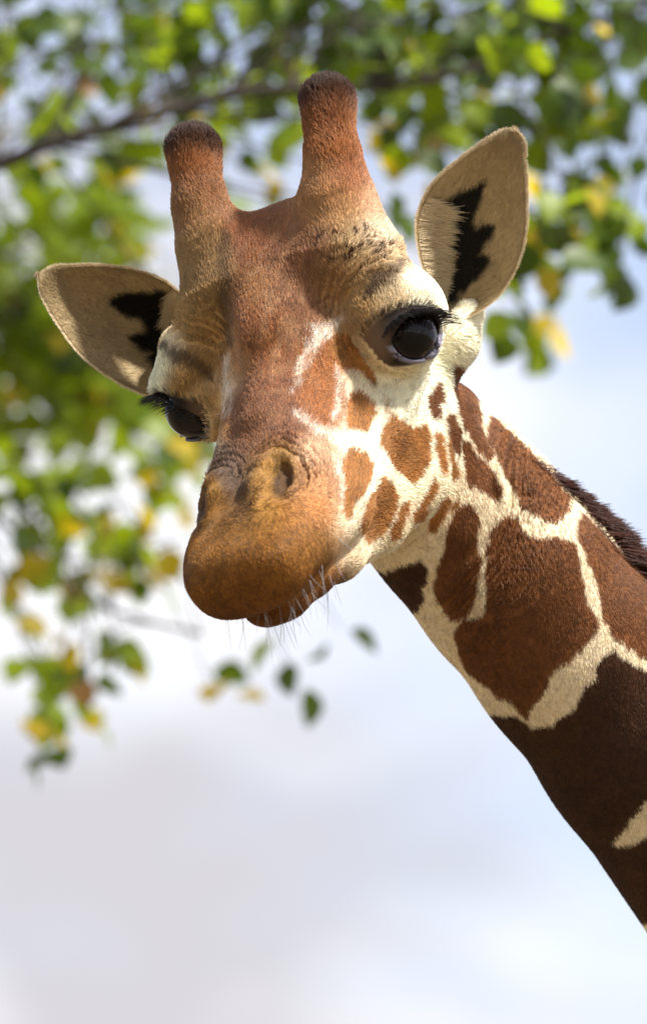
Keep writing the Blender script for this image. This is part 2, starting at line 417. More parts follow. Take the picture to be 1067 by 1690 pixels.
# coat tints: (x, y, reach, colour)
CREAM, WHITE = srgb('dcc6a2'), srgb('efe4d0')
TINT = [(x, y, r, srgb(c)) for x, y, r, c in [
 (545,132,42,'33201a'),(510,138,34,'33201a'),(582,140,32,'3a251c'),(545,185,36,'7c4a2e'),(545,240,50,'9a6038'),(520,310,45,'b88a60'),(570,300,40,'a4694a'),(615,340,30,'c79c7e'),(560,350,50,'b98f66'),(500,350,40,'b08058'),(620,390,30,'d9c0a4'),
 (312,212,38,'33201a'),(278,228,26,'33201a'),(345,222,30,'3a251c'),(312,270,40,'955c38'),(340,310,40,'93603f'),(310,340,45,'99714d'),(380,320,28,'9a6c4c'),(300,420,40,'a88860'),(340,430,40,'9a7a55'),
 (440,350,40,'96603f'),(430,400,50,'8f5638'),(470,420,50,'93613f'),(480,470,50,'8a5e46'),(440,480,40,'9a683f'),(500,520,45,'8c5f48'),(430,540,45,'97603f'),(510,430,40,'94644a'),(540,450,36,'ab8560'),
 (590,430,44,'a98c66'),(620,450,36,'93714a'),(560,480,44,'9c744c'),(570,520,34,'b08a60'),(600,400,34,'b39a78'),(660,430,30,'c8ab80'),(690,470,40,'e6d8be'),(720,480,30,'e9dcc4'),(640,500,30,'cdb185'),(600,500,26,'b8945e'),
 (440,600,40,'96603f'),(460,640,40,'8f5c44'),(430,680,45,'8d5d44'),(470,700,40,'8a5c46'),(420,720,45,'85593f'),(520,650,40,'9f6138'),(540,700,30,'a9683c'),(515,610,35,'a3653c'),
 (390,600,30,'c09060'),(370,640,26,'d6b07e'),(360,560,30,'b98f5c'),(340,540,40,'a07a4c'),(305,530,36,'b0905e'),(310,490,30,'a5865a'),(330,480,36,'94744c'),(270,560,30,'e0cda6'),(262,600,28,'efe2c6'),(300,610,28,'a88350'),(340,600,26,'a37c4a'),(350,660,22,'d0ab74'),(335,700,26,'d9bd8c'),(350,730,20,'d8ba90'),(365,720,18,'b37c48'),
 (380,770,32,'7e5f4a'),(398,805,34,'5c4638'),(400,846,24,'604838'),(352,812,16,'c48a3c'),(330,852,18,'7a5228'),(370,850,36,'8e5e2e'),(430,790,26,'be8640'),(462,758,24,'c28e4a'),(436,836,24,'b8803e'),(490,800,28,'a87444'),(410,850,40,'a06a30'),(345,830,26,'a06a30'),
 (540,790,40,'b07f5c'),(530,840,40,'ae7547'),(560,800,30,'b58562'),(520,750,26,'c6a183'),(500,880,50,'a86b30'),(540,900,40,'b47a40'),(440,920,60,'9c622a'),(360,920,50,'a3682c'),(330,960,40,'9e642c'),(400,980,50,'93592a'),(460,970,50,'995e2a'),(500,950,40,'a3672f'),(380,1010,40,'7c4a24'),(470,1015,40,'7d4a24'),(530,960,30,'8a5428'),
 (700,620,50,'ecdfc6'),(640,600,40,'d2b079'),(650,640,50,'ecdcc0'),(600,640,30,'e6d2b2'),(740,560,26,'eadcc2'),
 (620,760,60,'ecdcc2'),(700,760,60,'eadabd'),(600,860,50,'ead8ba'),(548,940,24,'8a5a30'),(522,978,26,'84532b'),(572,915,20,'d6bb94'),(680,880,60,'e2cea8'),(620,920,50,'d9c298'),(740,840,50,'e3d0ac'),(585,720,30,'ecdfca'),(570,800,12,'efe6d6'),
]]
TX = np.array([t[:2] for t in TINT], float); TR = np.array([t[2] for t in TINT], float); TC = np.array([t[3] for t in TINT])
def tame(c):
    lum = c @ np.array([.3, .6, .1]); c = c*1.06-lum[..., None]*.06
    c = np.maximum(c*np.array([1.0, 1.0, .92]), .002)**.87*.98; lum = c @ np.array([.3, .6, .1]); k = (.42*sstep(.32, .62, lum))[..., None]
    return np.clip((c*(1-k)+lum[..., None]*np.array([1.06, 1.0, .90])*k)*(1+.2*k/.42), 0, .93)
FZ_ = (TX[:, 0] > 395) & (TX[:, 0] < 545) & (TX[:, 1] > 330) & (TX[:, 1] < 740)
TC[FZ_] = TC[FZ_]*np.array([.92, .93, .92])
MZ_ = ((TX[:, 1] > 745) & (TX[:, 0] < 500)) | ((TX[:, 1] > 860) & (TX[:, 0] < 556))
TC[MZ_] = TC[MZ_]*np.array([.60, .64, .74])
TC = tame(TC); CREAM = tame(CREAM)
SEEDS = None
def voronoi_mask(W):
    """net of cream lines between brown cells; W world metres"""
    g = 0.17; q = W/g; f = np.floor(q).astype(np.int64)
    d1 = np.full(len(W), 9.); d2 = np.full(len(W), 9.)
    for a in (-1, 0, 1):
        for b in (-1, 0, 1):
            for c in (-1, 0, 1):
                i, j, k = f[:, 0]+a, f[:, 1]+b, f[:, 2]+c
                s = np.stack([i+.15+.7*_hash(i, j, k, 1), j+.15+.7*_hash(i, j, k, 2), k+.15+.7*_hash(i, j, k, 3)], 1)
                d = np.linalg.norm(q-s, axis=1); n1 = d < d1
                d2 = np.where(n1, d1, np.minimum(d2, d)); d1 = np.where(n1, d, d1)
    return (d2-d1) > .13
def coat(P, Nn):
    h = head_co(P); P = P.copy(); ishead = head_sdf(P) < neck_sdf(P)+6; hid = Nn[:, 1] > np.where(ishead, .3, np.where(P[:, 0]-P[:, 2] > 2640, -2, .8))
    # the far cheek repeats the near one, mirrored
    mir = hid & ishead & (h[:, 0] < 0)
    hm = h.copy(); hm[:, 0] = -hm[:, 0]; Pm = HO + hm @ HB
    P = np.where(mir[:, None], Pm, P)
    wob = 5*vnoise(P, 22, 11)[:, None]*np.array([1, .6]) + 3*np.stack([vnoise(P, 9, 12), vnoise(P, 9, 13)], 1)
    p = np.stack([P[:, 0], -P[:, 2]], 1); pw = p+wob
    # head tints
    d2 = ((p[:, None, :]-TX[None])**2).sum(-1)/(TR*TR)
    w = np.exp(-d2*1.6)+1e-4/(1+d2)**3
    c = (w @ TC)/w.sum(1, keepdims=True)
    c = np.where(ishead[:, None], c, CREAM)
    sp_ = vnoise(P, 7, 21)*.5+vnoise(P, 16, 22)*.5
    # freckles on the crown
    fz = np.exp(-(((p-np.array([585, 415]))/np.array([60, 34]))**2).sum(1))
    fk = (vnoise(P*np.array([1, 1, 1.6]), 8, 31) > .28) & (fz > .30) & ishead
    c = np.where(fk[:, None], srgb('523620'), c)
    # white streaks on the face
    wd_ = [((556,543,12),(524,558,11),(508,590,8),(488,630,4),(482,655,1)), ((490,692,3),(530,720,9),(575,735,10)), ((560,610,4),(556,650,5),(552,700,5)), ((548,760,4),(566,800,7),(566,850,3)),((375,600,6),(372,660,6),(366,690,4)),((385,640,3),(380,690,3))]
    for L_ in wd_:
        d = line_d(pw, L_)+6*vnoise(P, 7, 33); k = .8*sstep(6, -7, d)*ishead
        c = c*(1-k[:, None])+srgb('eee2d4')*k[:, None]
    dk = line_d(pw, ((366,385,5),(370,450,8),(374,520,8),(382,575,4))); k = .62*sstep(10, -6, dk)*ishead; c = c*(1-k[:, None])+srgb('4a3324')*k[:, None]  # dark line beside the forehead ridge: the hollow's shadow painted into the coat
    fz = np.exp(-(((p-np.array([460, 520]))/np.array([80, 190]))**2).sum(1)*1.4)*ishead
    k = .45*fz*sstep(.05, .5, vnoise(P*np.array([1, 1, .45]), 9, 36)+.6*vnoise(P, 28, 37)); c = c*(1-k[:, None])+srgb('c09a74')*k[:, None]
    k = .40*fz*sstep(.1, .6, vnoise(P*np.array([1, 1, .5]), 12, 38)+.6*vnoise(P, 36, 39)); c = c*(1-k[:, None])+srgb('65402f')*k[:, None]
    # patches
    done = np.zeros(len(P), bool)
    for colr, V2 in PATCH:
        near = ((pw > V2.min(0)-12) & (pw < V2.max(0)+12)).all(1) & ~(hid & ~mir)
        if not near.any(): continue
        i = np.where(near)[0]; d = poly_sd(pw[i], V2)
        if colr is not BR_F: d = d-5
        k = sstep(2.5, -2.5, d)[:, None]
        edge = sstep(-30, 0, d)[:, None]
        cc = colr*(1+.10*sp_[i]+.14*vnoise(P[i], 34, 35))[:, None]*(.86+.22*edge)
        c[i] = c[i]*(1-k)+cc*k
    # far side of the neck: the same kind of net
    far = hid & ~ishead
    if far.any():
        i = np.where(far)[0]; Wf = to_world(P[i]); c[i] = np.where(voronoi_mask(Wf+.02*np.stack([vnoise(Wf, .06, s_) for s_ in (1, 2, 3)], 1))[:, None], BR_N*.8, CREAM*.85)
    # lips, eyelids, nostril lining: bare dark skin
    q = eye_q(h); hm[:, 0] = np.abs(hm[:, 0])
    r = np.linalg.norm(q, axis=1); al = np.sqrt(((q[:, 1]-8)/71)**2+((q[:, 2]-1)/50)**2)
    k = sstep(1.05, .92, al)*(q[:, 0] > 0)*(r < 75); lc = srgb('2b2422')+(srgb('6b5846')-srgb('2b2422'))*sstep(34, 58, q[:, 1])[:, None]; c = c*(1-k[:, None])+lc*k[:, None]
    rt = h[:, 0] > 0; rim = np.sqrt(((q[:, 1]+np.where(rt, 6, 0))/np.where(rt, 47, 54))**2+((q[:, 2]+2)/39)**2); k = sstep(1.22, 1.14, rim)*sstep(.86, .92, rim)*(q[:, 2] < -8)*(q[:, 0] > 0)*(r < 62); c = c*(1-k[:, None])+srgb('7d7988')*k[:, None]
    ns = np.linalg.norm((hm-np.array([73, 364, 44]))/np.array([20, 44, 24]), axis=1); k = .8*sstep(1.15, .5, ns); c = c*(1-k[:, None])+srgb('3a2c24')*k[:, None]
    # dark brush above the eye
    bd = np.minimum(line_d(pw, ((606,496,6),(630,470,13),(664,438,5))), line_d(pw, ((268,574,5),(300,596,13),(344,624,6))))
    k = .95*sstep(11, -6, bd+5*vnoise(P, 8, 34))*ishead*(.8+.2*sp_); c = c*(1-k[:, None])+srgb('4e3520')*k[:, None]
    c = c*(1+.20*(vnoise(P*np.array([1.3, 1.3, .6]), 17, 96)+.5*vnoise(P, 40, 97))*sstep(330, 420, h[:, 1])*ishead)[:, None]
    po = .22*sstep(.25, .5, vnoise(P, 8, 95))*sstep(390, 440, h[:, 1])*ishead
    return np.clip(c*(1+.07*sp_-po)[:, None], 0, 1)

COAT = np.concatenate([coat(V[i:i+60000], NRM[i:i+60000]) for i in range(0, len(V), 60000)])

# ------------------------------------------------------------------ trunk and legs, out of the picture but standing on the ground
def body_sdf(P):
    d = chain(P, [(to_world((1340, 354, -1570)), .125), (to_world((1440, 378, -1700)), .14), (to_world((1750, 450, -2080)), .19), ((1.35, 6.70, 1.9), .30)], .1)
    d = smin(d, chain(P, [((1.45, 6.76, 1.8), .36), ((1.9, 6.98, 1.72), .42), ((2.5, 7.26, 1.66), .36)], .1), .12)
    ax = nrm(np.array([1., .48, 0])); la = np.array([-ax[1], ax[0], 0])
    for t, zt, kb in ((1.46, 1.6, -.03), (2.6, 1.55, .1)):
        for sgn in (-1, 1):
            b = np.array([t, 6.76+(t-1.45)*.48, 0]) + la*.2*sgn
            j = [((b[0], b[1], zt), .17), ((b[0]+kb*.4, b[1], 1.15), .105), ((b[0]+kb, b[1], .72), .062), ((b[0]+kb*.6, b[1], .4), .042), ((b[0], b[1], .12), .05), ((b[0]-.04, b[1]-.02, .055), .06)]
            d = smin(d, chain(P, j, .05), .05)
    d = smin(d, chain(P, [((2.82, 7.4, 1.75), .05), ((2.94, 7.46, 1.3), .025), ((2.92, 7.45, .95), .04)], .04), .05)
    return smax(d, -P[:, 2]+.001, .01)
VB, QB = surface_nets(body_sdf, (.2, 5.9, -.05), (3.2, 8.1, 3.0), .032)
VB, QB = subdivide(*subdivide(VB, QB))
vor = voronoi_mask(VB+.02*np.stack([vnoise(VB, .06, s) for s in (1, 2, 3)], 1))
CB = np.where((vor & (VB[:, 2] > .45))[:, None], BR_N*.62, CREAM*.72)*(1+.12*vnoise(VB, .05, 4))[:, None]  # body colours darkened to stand in for missing fur self-shadowing
Vw = to_world(V)
keep_all = np.concatenate([Vw, VB]); keep_q = np.concatenate([Q, QB+len(Vw)])
body = mesh_obj('body', keep_all, keep_q, M_skin, gir, colors=np.concatenate([COAT, CB]))

# ------------------------------------------------------------------ eyes
def uv_sphere(c, r, axis, n=48, m=32):
    a = nrm(np.asarray(axis, float)); t = nrm(np.cross(a, [0, 0, 1.])); b = np.cross(a, t)
    th = np.linspace(0, np.pi, m+1); ph = np.linspace(0, 2*np.pi, n, endpoint=False)
    T, Ph = np.meshgrid(th, ph, indexing='ij')
    V = c + r*(np.cos(T)[..., None]*a + (np.sin(T)*np.cos(Ph))[..., None]*t + (np.sin(T)*np.sin(Ph))[..., None]*b)
    F = []
    for i in range(m):
        for j in range(n): F.append((i*n+j, (i+1)*n+j, (i+1)*n+(j+1) % n, i*n+(j+1) % n))
    return V.reshape(-1, 3), F, T.reshape(-1), Ph.reshape(-1)
M_ball = material('eyeball', rough=.008, attr='coat', spec=.2)
M_cornea = bpy.data.materials.new('cornea'); M_cornea.use_nodes = True
pc = M_cornea.node_tree.nodes['Principled BSDF']; pc.inputs['Roughness'].default_value = .015; pc.inputs['Transmission Weight'].default_value = 1.0; pc.inputs['IOR'].default_value = 1.376
eye_ids = []
for sgn in (1, -1):
    ec = EC*np.array([sgn, 1, 1]); ea = EA*np.array([sgn, 1, 1])
    c = HO+ec@HB; a = ea@HB
    Ve, Fe, T, Ph = uv_sphere(c, EYE_R, a)
    ang = np.degrees(T)
    colr = np.where((ang < 22)[:, None], [.003, .003, .004], np.where((ang < 42)[:, None], [.006, .004, .004], [.02, .016, .016]))
    e = mesh_obj('eye', to_world(Ve), Fe, M_ball, gir, colors=colr)

# ------------------------------------------------------------------ ears
def resample(pts, n):
    pts = np.asarray(pts, float); s = np.r_[0, np.cumsum(np.linalg.norm(np.diff(pts, axis=0), axis=1))]; s /= s[-1]
    return np.stack([spl(np.linspace(0, 1, n), s, pts[:, k]) for k in range(pts.shape[1])], 1)
def make_ear(edge_a, edge_b, cup, lean, blacks, base_depth, tip_depth, thick=5.0):
    ns, nt_ = 64, 44
    A = resample(edge_a, ns); B = resample(edge_b, ns)
    s = np.linspace(0, 1, ns)[:, None]; t = np.linspace(0, 1, nt_)[None]
    X = A[:, None, :]*(1-t[..., None])+B[:, None, :]*t[..., None]
    prof = (1-(2*t-1)**2)
    dep = base_depth*(1-s)+tip_depth*s + cup*np.sin(np.pi*np.clip(s*.85+.22, 0, 1))*prof + lean*(t-.5)
    Pin = np.stack([X[..., 0], dep, -X[..., 1]], -1)
    du = np.gradient(Pin, axis=0); dv = np.gradient(Pin, axis=1)
    nn = nrm(np.cross(du, dv)); nn = np.where(nn[..., 1:2] > 0, -nn, nn)        # towards the viewer's side = inside of the cup
    edge = np.minimum(1, 4*np.minimum(t, 1-t))**.5*np.minimum(1, 8*(1-s))**.5
    Pout = Pin - nn*(thick*(.25+.75*edge))[..., None]
    i = np.arange(ns*nt_).reshape(ns, nt_)
    f = lambda I, flip: np.stack([I[:-1, :-1], I[1:, :-1], I[1:, 1:], I[:-1, 1:]][::(-1 if flip else 1)], -1).reshape(-1, 4)
    j = i+ns*nt_
    F = [f(i, False), f(j, True)]
    for a, b in ((i[:, 0], j[:, 0]), (j[:, -1], i[:, -1]), (j[0], i[0]), (i[-1], j[-1])):
        F.append(np.stack([a[:-1], a[1:], b[1:], b[:-1]], -1))
    P2 = np.concatenate([Pin.reshape(-1, 3), Pout.reshape(-1, 3)])
    return P2, np.concatenate(F), Pin, nn
IN_E, OUT_E, RIM_E, BLK = srgb('ae9b78'), srgb('d8c6a8'), srgb('e2d2b4'), srgb('120f0e')
def ear_color(P, inside, blacks, tbase):
    p = np.stack([P[:, 0], -P[:, 2]], 1)+5*np.stack([vnoise(P, 12, 41), vnoise(P, 12, 42)], 1)
    c = np.where(inside[:, None], IN_E, OUT_E)*(1+.12*vnoise(P, 30, 43)+.06*vnoise(P, 8, 44))[:, None]
    d = np.full(len(P), 99.)
    for b in blacks: d = np.minimum(d, poly_sd(p, np.asarray(b, float)))
    k = sstep(12, 0, d)*inside
    return c*(1-k[:, None])+BLK*k[:, None]
c5 = lambda *p: crop(660, 180, 4.4458, p)
c6 = lambda *p: crop(30, 400, 3.0486, p)
EARS = [
 dict(a=[(722,512),(712,470),(697,420),(693,350),(712,308),(760,262),(812,228),(840,212),(849,211)],
      b=[(730,528),(772,518),(818,488),(850,440),(866,385),(868,320),(864,262),(859,228),(849,211)], cup=62, lean=-10, bd=110, td=70, fr=.5,
      blk=[c5((250,750),(380,670),(480,610),(560,570),(600,540),(590,640),(545,760),(530,880),(600,850),(665,840),(660,920),(600,1000),(560,1060),(640,1070),(640,1120),(560,1220),(470,1290),(400,1380),(350,1400),(345,1330),(420,1240),(440,1130),(430,960),(400,860),(330,790))]),
 dict(a=[(318,520),(303,492),(270,460),(225,441),(160,432),(110,434),(72,441),(57,448)],
      b=[(300,640),(262,648),(222,640),(170,612),(130,580),(95,535),(70,490),(57,448)], cup=70, lean=-14, bd=250, td=170, fr=.2,
      blk=[c6((440,265),(520,250),(620,240),(700,230),(690,300),(700,340),(740,400),(730,450),(680,520),(610,510),(550,460),(570,440),(640,425),(600,360),(500,310)), c6((640,560),(690,520),(740,540),(700,600),(650,590))]),
]
ear_fur = []
for E_ in EARS:
    P2, Fq, Pin, nn = make_ear(E_['a'], E_['b'], E_['cup'], E_['lean'], E_['blk'], E_['bd'], E_['td'])
    ins = np.arange(len(P2)) < len(P2)//2
    ear = mesh_obj('ear', to_world(P2), Fq, M_ear, gir, colors=ear_color(P2, ins, E_['blk'], 0))
    ear_fur.append((ear, P2, Fq, Pin, nn, E_))

# ------------------------------------------------------------------ fur
def sample_surface(V, Q, weight, n):
    T = np.concatenate([Q[:, [0, 1, 2]], Q[:, [0, 2, 3]]])
    a, b, c = V[T[:, 0]], V[T[:, 1]], V[T[:, 2]]
    fn = np.cross(b-a, c-a); ar = np.linalg.norm(fn, axis=1)
    w = ar*weight(a, fn/np.maximum(ar, 1e-9)[:, None]); cdf = np.cumsum(w); cdf /= cdf[-1]
    k = np.searchsorted(cdf, rng.random(n)); r1 = np.sqrt(rng.random(n))[:, None]; r2 = rng.random(n)[:, None]
    return a[k]*(1-r1)+b[k]*r1*(1-r2)+c[k]*r1*r2, T[k], (1-r1[:, 0], (r1*(1-r2))[:, 0], (r1*r2)[:, 0])
def grow(P, Nn, flow, length, lift, curl=.25, k=4):
    """strands leaning along flow; all in m.u."""
    tan = nrm(flow-Nn*(flow*Nn).sum(1, keepdims=True))
    jit = rng.normal(0, curl, P.shape); tan = nrm(tan+jit-Nn*(jit*Nn).sum(1, keepdims=True))
    t = np.linspace(0, 1, k)[None, :, None]; ln = length[:, None, None]; li = lift[:, None, None]
    return P[:, None]+ln*(tan[:, None]*(t*(1-.15*li)) + Nn[:, None]*li*(t-.55*t*t)) - Nn[:, None]*.8
neck_dir = nrm(np.array([.62, .1, -.78])); horn_dir = nrm(-.87*HN+.49*HU)
def flow_at(P):
    h = head_co(P); mu = np.abs(h[:, 0])
    f = np.tile(-HN, (len(P), 1))
    up = sstep(-120, -220, h[:, 1])*sstep(120, 170, h[:, 2])
    f = f*(1-up[:, None])+horn_dir*up[:, None]
    mz = sstep(330, 470, h[:, 1]); f = f*(1-mz[:, None])+(HN*.4-HU*.9)*mz[:, None]
    ck = sstep(-60, -140, h[:, 2])*sstep(330, 250, h[:, 1]); f = f*(1-ck[:, None])+(HN*-.5-HU*.85)*ck[:, None]
    nk = sstep(10, -30, neck_sdf(P)-head_sdf(P)); f = f*(1-nk[:, None])+(neck_dir*.55+np.array([-.15, 0, -.8]))*nk[:, None]
    return nrm(f+.35*np.stack([vnoise(P, 45, s) for s in (51, 52, 53)], 1))
def wgt(a, n):
    front = sstep(.45, .0, n[:, 1])
    return (.02+.98*front)*(a[:, 0] < 1180)*(a[:, 2] > -1640)
NH = 260000
P, T, bc = sample_surface(V, Q, wgt, NH)
Nn = nrm(NRM[T[:, 0]]*bc[0][:, None]+NRM[T[:, 1]]*bc[1][:, None]+NRM[T[:, 2]]*bc[2][:, None])
h = head_co(P); hm = h.copy(); hm[:, 0] = np.abs(hm[:, 0])
q = eye_q(h)
ok = ~((np.sqrt(((q[:, 1]-6)/68)**2+((q[:, 2]+1)/48)**2) < 1) & (q[:, 0] > 0) & (np.linalg.norm(q, axis=1) < 75))
ok &= ~(np.linalg.norm((hm-np.array([75, 362, 42]))/np.array([13, 30, 18]), axis=1) < 1)
P, Nn, hm = P[ok], Nn[ok], hm[ok]
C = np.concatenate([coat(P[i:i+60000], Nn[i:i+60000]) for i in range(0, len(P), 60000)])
C = np.clip(C*(1+rng.normal(0, .17, len(C))+.16*vnoise(P*np.array([1, 1, .5]), 6, 91)+.10*vnoise(P, 17, 92))[:, None], 0, 1)
ht = sstep(-180, -260, hm[:, 1])*sstep(140, 190, hm[:, 2]); tip = sstep(-300, -338, hm[:, 1])*ht
mz = sstep(300, 420, hm[:, 1])
nkz = sstep(10, -30, neck_sdf(P)-head_sdf(P))
Lh_ = (10.5+rng.random(len(P))*5)*(1-.45*mz)*(1-.35*nkz) + 7*ht + 5*tip*rng.random(len(P))
lift = .30+.15*rng.random(len(P))+.25*ht*rng.random(len(P))+.5*tip*rng.random(len(P))
pts = grow(P, Nn, flow_at(P), Lh_, lift)
fur = hair_obj('coat_fur', to_world(pts), np.array([.34, .32, .24, .08])*1e-3, C, M_fur, body)


# ear fur: short nap, bright rim, long fringe along the front edge
for ear, P2, Fq, Pin, nn, E_ in ear_fur:
    ns, nt_ = Pin.shape[:2]
    def at_uv(s_, t_, A):
        a = s_*(ns-1); b = t_*(nt_-1); i = np.minimum(a.astype(int), ns-2); j = np.minimum(b.astype(int), nt_-2); fa = (a-i)[:, None]; fb = (b-j)[:, None]
        return (A[i, j]*(1-fa)*(1-fb)+A[i+1, j]*fa*(1-fb)+A[i, j+1]*(1-fa)*fb+A[i+1, j+1]*fa*fb)
    du = nrm(np.gradient(Pin, axis=0)); dv = nrm(np.gradient(Pin, axis=1))
    sets = []
    n = 9000; s_, t_ = rng.random(n), rng.random(n)
    p, n_ = at_uv(s_, t_, Pin), at_uv(s_, t_, nn)
    f = at_uv(s_, t_, du)+at_uv(s_, t_, dv)*((t_-.5)*1.6)[:, None]
    sets.append((p, n_, f, 8+5*rng.random(n), .25+.15*rng.random(n), ear_color(p, np.ones(n, bool), E_['blk'], 0), .25))
    n = 5000; s_ = rng.random(n)**.8; t_ = np.where(rng.random(n) < .5, rng.random(n)*.012, 1-rng.random(n)*.012)
    p, n_ = at_uv(s_, t_, Pin), at_uv(s_, t_, nn)
    f = at_uv(s_, t_, dv)*np.where(t_ < .5, -1, 1)[:, None]*.8+at_uv(s_, t_, du)*.6
    sets.append((p-n_*2, n_, f, 7+6*rng.random(n), .1+.2*rng.random(n), np.tile(RIM_E, (n, 1)), .35))
    n = 2600; s_ = .02+E_['fr']*rng.random(n); t_ = rng.random(n)**1.3*.24
    p, n_ = at_uv(s_, t_, Pin), at_uv(s_, t_, nn)
    f = at_uv(s_, t_, dv)+at_uv(s_, t_, du)*.25
    sets.append((p, n_, f, (25+30*rng.random(n))*(1-.5*np.abs(s_/E_['fr']-.5)), .45+.25*rng.random(n), np.tile(srgb('e0d0b0'), (n, 1)), .16))
    pts = np.concatenate([grow(a, b, c, d, e, g_, 5) for a, b, c, d, e, k_, g_ in sets]); cc = np.concatenate([x[5] for x in sets])
    cc = np.clip(cc*(1+rng.normal(0, .12, len(cc)))[:, None], 0, 1)
    hair_obj('ear_fur', to_world(pts), np.array([.3, .28, .24, .18, .06])*1e-3, cc, M_fur, ear)

# mane along the crest of the neck
def strands(P0, D, length, bend, k=6):
    t = np.linspace(0, 1, k)[None, :, None]
    return P0[:, None]+length[:, None, None]*(D[:, None]*t+bend[:, None]*t*t)
n = 9500
cpts = np.array([(a[0], np.interp(a[0]-a[2], [1260, 2680], [175, 330]), a[2]) for a, r in NECK]); crad = np.array([r for a, r in NECK], float)
tt = 1.15+rng.random(n)*4.6
ctr = np.stack([np.interp(tt, range(len(NECK)), cpts[:, k]) for k in range(3)], 1); rr_ = np.interp(tt, range(len(NECK)), crad)
perp = nrm(np.array([.78, 0, .62])); lat = rng.normal(0, 18, n)
root = ctr+perp*(rr_[:, None]-8)+np.array([0, 1, 0])*lat[:, None]
ln_ = np.interp(tt, [1.15, 1.8, 2.4, 3.2], [6, 18, 46, 64])*(.75+.4*rng.random(n))
clump = np.stack([vnoise(root, 22, s_) for s_ in (61, 62, 63)], 1)*.28
D_ = nrm(perp*.72+neck_dir*.68+clump+rng.normal(0, .09, (n, 3)))
hair_obj('mane', to_world(strands(root, D_, ln_, -perp*.12+0*D_)), np.array([.5, .5, .45, .4, .3, .1])*1e-3,
         np.clip(srgb('4a2a22')*(1+rng.normal(0, .3, n))[:, None], 0, 1), M_fur, gir)

# eyelashes
M_dark = material('dark_hair', (.012, .010, .010), .45, spec=.3)
for sgn in (1, -1):
    mir = np.array([sgn, 1, 1.]); _, ET, EV = EYE_FR[sgn]
    n = 210 if sgn > 0 else 120; a_ = rng.random(n)*2-1                       # -1 outer corner .. +1 inner corner
    at_ = a_*53; av_ = 34*np.sqrt(np.clip(1-a_*a_, 0, 1))-1+rng.random(n)*5
    ax_ = np.sqrt(np.maximum((EYE_R+8)**2-at_**2-av_**2, 100))+1
    root = EC+ax_[:, None]*EA+at_[:, None]*ET+av_[:, None]*EV
    D_ = nrm(EA*.9+EV*(.22+.16*rng.random(n))[:, None]+ET*(-.25+.35*a_)[:, None]+rng.normal(0, .07, (n, 3)))
    ln_ = (16+30*np.clip(.55-.5*a_, .05, 1))*(.75+.4*rng.random(n))
    pt = strands(root, D_, ln_, -EV*.45+0*D_-ET*.12)
    pt = HO+(pt*mir)@HB
    hair_obj('eyelashes', to_world(pt), np.array([.45, .42, .38, .3, .2, .06])*1e-3, np.tile([.01, .01, .01], (n, 1)), M_dark, gir)

# whiskers on lips and chin
M_whisk = material('whisker', (.30, .31, .35), .35, spec=.5)
n = 46
cand, Tq, bc = sample_surface(V, Q, lambda a, nn_: ((head_co(a)[:, 1] > 380) & (head_co(a)[:, 2] < -50)).astype(float)*(nn_[:, 1] < .35)*(nn_[:, 2] < .1), n)
cn = nrm(NRM[Tq[:, 0]])
D_ = nrm(cn*.7+np.array([.1, 0, -.75])+rng.normal(0, .22, (n, 3)))
hair_obj('whiskers', to_world(strands(cand, D_, 26+55*rng.random(n)**1.5, rng.normal(0, .16, (n, 3))+np.array([.05, 0, -.14]))), np.array([.24, .24, .22, .18, .13, .05])*1e-3, np.tile([.6, .6, .65], (n, 1)), M_whisk, gir)

# ------------------------------------------------------------------ ground
def ground():
    c = np.r_[-3000, -1000, -300, -100, np.linspace(-40, 40, 41), 100, 300, 1000, 3000]; n = len(c)
    X, Y = np.meshgrid(c, c+8, indexing='ij'); Vg = np.stack([X, Y, 0*X], -1).reshape(-1, 3)
    i = np.arange(n*n).reshape(n, n); F4 = np.stack([i[:-1, :-1], i[1:, :-1], i[1:, 1:], i[:-1, 1:]], -1).reshape(-1, 4)
    o = mesh_obj('ground', Vg, F4, material('sandy_ground', (.17, .13, .075), .95, bump=(3, .6, .03)), None, world=False)
    o['kind'] = 'structure'
ground()

# ------------------------------------------------------------------ the tree behind
def at(x, y, dep):
    """a point on the sight line through a place in the view, dep metres behind the giraffe"""
    k = (DIST+dep)/DIST
    return to_world(np.array([533.5+(x-533.5)*k, dep/S, -845-(y-845)*k]))
def leaf_mat(name, c, tr):
    m = bpy.data.materials.new(name); m.use_nodes = True; t = m.node_tree; p = t.nodes['Principled BSDF']; o = t.nodes['Material Output']
    geo = N(t, 'ShaderNodeNewGeometry'); nz = N(t, 'ShaderNodeTexNoise'); nz.inputs['Scale'].default_value = 5.0; nz.inputs['Detail'].default_value = 2
    mx = N(t, 'ShaderNodeMix', data_type='RGBA'); mx.inputs[6].default_value = (*[x*.55 for x in c], 1); mx.inputs[7].default_value = (*[x*1.4 for x in c], 1)
    t.links.new(geo.outputs['Position'], nz.inputs['Vector']); t.links.new(nz.outputs[0], mx.inputs[0]); t.links.new(mx.outputs[2], p.inputs['Base Color'])
    p.inputs['Roughness'].default_value = .42; p.inputs['Specular IOR Level'].default_value = .45
    tl = N(t, 'ShaderNodeBsdfTranslucent'); ml = N(t, 'ShaderNodeMix', data_type='RGBA', blend_type='MULTIPLY'); ml.inputs[0].default_value = 1; ml.inputs[7].default_value = (1.9, 1.75, .5, 1)
    t.links.new(mx.outputs[2], ml.inputs[6]); t.links.new(ml.outputs[2], tl.inputs[0])
    ms = N(t, 'ShaderNodeMixShader'); ms.inputs[0].default_value = tr
    t.links.new(p.outputs[0], ms.inputs[1]); t.links.new(tl.outputs[0], ms.inputs[2]); t.links.new(ms.outputs[0], o.inputs[0])
    return m
